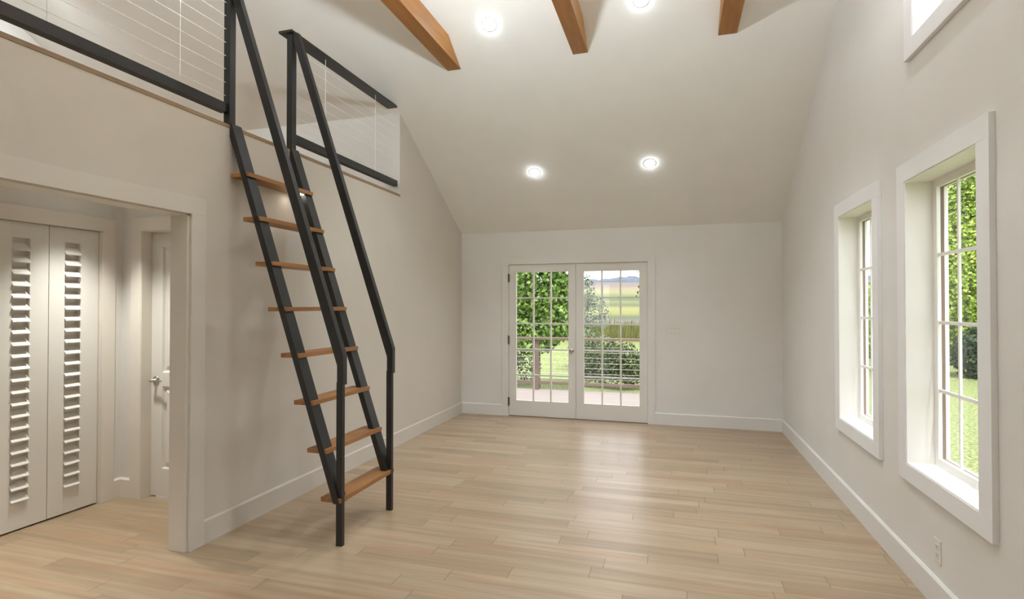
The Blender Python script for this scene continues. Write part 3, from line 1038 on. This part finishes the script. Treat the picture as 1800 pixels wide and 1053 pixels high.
tree('dark_bush', (-1.75, 14.2, -0.6),
     [((-1.7, 14.2, 0.02), (0.62, 0.5, 0.55)), ((-1.2, 14.0, 0.05), (0.5, 0.5, 0.58)), ((-2.2, 14.3, -0.1), (0.42, 0.5, 0.42)), ((-0.95, 14.2, -0.1), (0.45, 0.4, 0.45))],
     4600, 0.075, G_dark, 'dark olive bush behind the railing in the right glazed door', 'bush', 14, 0.045)
tree('silver_bush', (-2.45, 15.4, -0.6),
     [((-2.4, 15.4, 0.4), (0.45, 0.4, 0.45)), ((-1.9, 15.5, 0.28), (0.45, 0.4, 0.42))],
     2400, 0.085, G_pale, 'silvery bush behind the dark olive bush outside', 'bush', 15, 0.03)
tree('overhanging_tree', (-0.15, 15.0, -0.6),
     [((-0.35, 15.0, 1.9), (0.62, 0.6, 0.42)), ((-0.3, 15.1, 1.1), (0.5, 0.5, 0.5)), ((-0.15, 15.2, 2.6), (1.0, 0.7, 0.28)), ((0.4, 15.2, 1.6), (0.8, 0.7, 0.9))],
     3400, 0.075, G_dark, 'dark tree reaching in at the right edge of the right glazed door', 'tree', 16, 0.07)
tree('lime_bush', (-0.45, 13.4, -0.6),
     [((-0.42, 13.4, 0.95), (0.3, 0.3, 0.55)), ((-0.3, 13.4, 0.3), (0.35, 0.3, 0.5))],
     900, 0.10, G_bright, 'lime green bush at the right edge of the right glazed door', 'bush', 17, 0.025)

# marsh grass tussocks behind the railing: one mass of blades
def blades(name, x0, x1, y0, y1, count, h, mat, seed, label, base=None):
    r = random.Random(seed)
    vs, fs = [], []
    for _ in range(count):
        x, y = r.uniform(x0, x1), r.uniform(y0, y1)
        z = ground_z(y) - 0.02
        a = r.uniform(0, 6.283)
        hh = h * r.uniform(0.5, 1.2)
        w = hh * 0.05
        lx, ly = math.cos(a + 1.57) * hh * r.uniform(0.0, 0.35), math.sin(a + 1.57) * hh * r.uniform(0.0, 0.35)
        i = len(vs)
        vs += [(x - math.cos(a) * w, y - math.sin(a) * w, z), (x + math.cos(a) * w, y + math.sin(a) * w, z), (x + lx, y + ly, z + hh)]
        fs.append((i, i + 1, i + 2))
    me = bpy.data.meshes.new(name)
    me.from_pydata(vs, [], fs)
    me.materials.append(mat)
    o = bpy.data.objects.new(name, me)
    COL.objects.link(o)
    tag(o, label, 'grass', kind='stuff')
    return o
G_reed = leaf_mat('marsh_reeds', [(0.2, (0.074, 0.089, 0.022)), (0.5, (0.134, 0.149, 0.041)), (0.8, (0.193, 0.186, 0.067))], 0.8)
blades('marsh_reeds', -9, 2.5, 25, 30, 7000, 0.55, G_reed, 21, 'tall yellow green reeds in the marsh beyond the deck')

# the wood beyond the lawn on the right: hedge below, sunny crowns above
hedge_pts = [(4.9, 19.5), (6.7, 19.1), (8.5, 18.7), (10.3, 18.3), (12.1, 17.9), (13.9, 17.5)]
for i, (x, y) in enumerate(hedge_pts):
    lab = ['leftmost dark bush at the lawn edge, seen through the farther window', 'second dark bush along the lawn edge beyond the windows', 'third dark bush along the lawn edge, below the sunny trees',
           'fourth dark bush along the lawn edge, below the sunny trees', 'fifth dark bush along the lawn edge beyond the near window', 'rightmost dark bush along the lawn edge beyond the near window'][i]
    tree('dark_bush', (x, y, -0.6), [((x, y, 0.1), (0.86, 0.6, 0.8)), ((x + 0.2, y + 0.1, 0.35), (0.62, 0.5, 0.7))], 3000, 0.13, G_hedge, lab, 'bush', 40 + i, 0.04, 'bushes along the lawn edge')
crowns = [(6.5, 22.4, 0.9, 1.4), (9.35, 21.6, 2.9, 3.3), (12.25, 21.0, 3.2, 3.6), (15.15, 20.6, 3.2, 3.6), (18.05, 20.2, 3.2, 3.6)]
for i, (x, y, zc_, rz) in enumerate(crowns):
    lab = ['low sunny green tree beyond the farther window', 'leftmost tall sunny tree beyond the near window', 'second tall sunny tree beyond the near window', 'third tall sunny tree beyond the near window', 'rightmost tall sunny tree beyond the near window'][i]
    tree('sunny_tree', (x, y, -0.6), [((x, y, zc_), (1.3, 1.0, rz)), ((x + 0.35, y - 0.3, zc_ + rz * 0.35), (1.0, 0.8, rz * 0.6)), ((x - 0.4, y - 0.3, zc_ - rz * 0.3), (0.95, 0.7, rz * 0.5))], 22000, 0.14, G_sun, lab, 'tree', 60 + i, 0.12, 'sunny trees beyond the lawn')
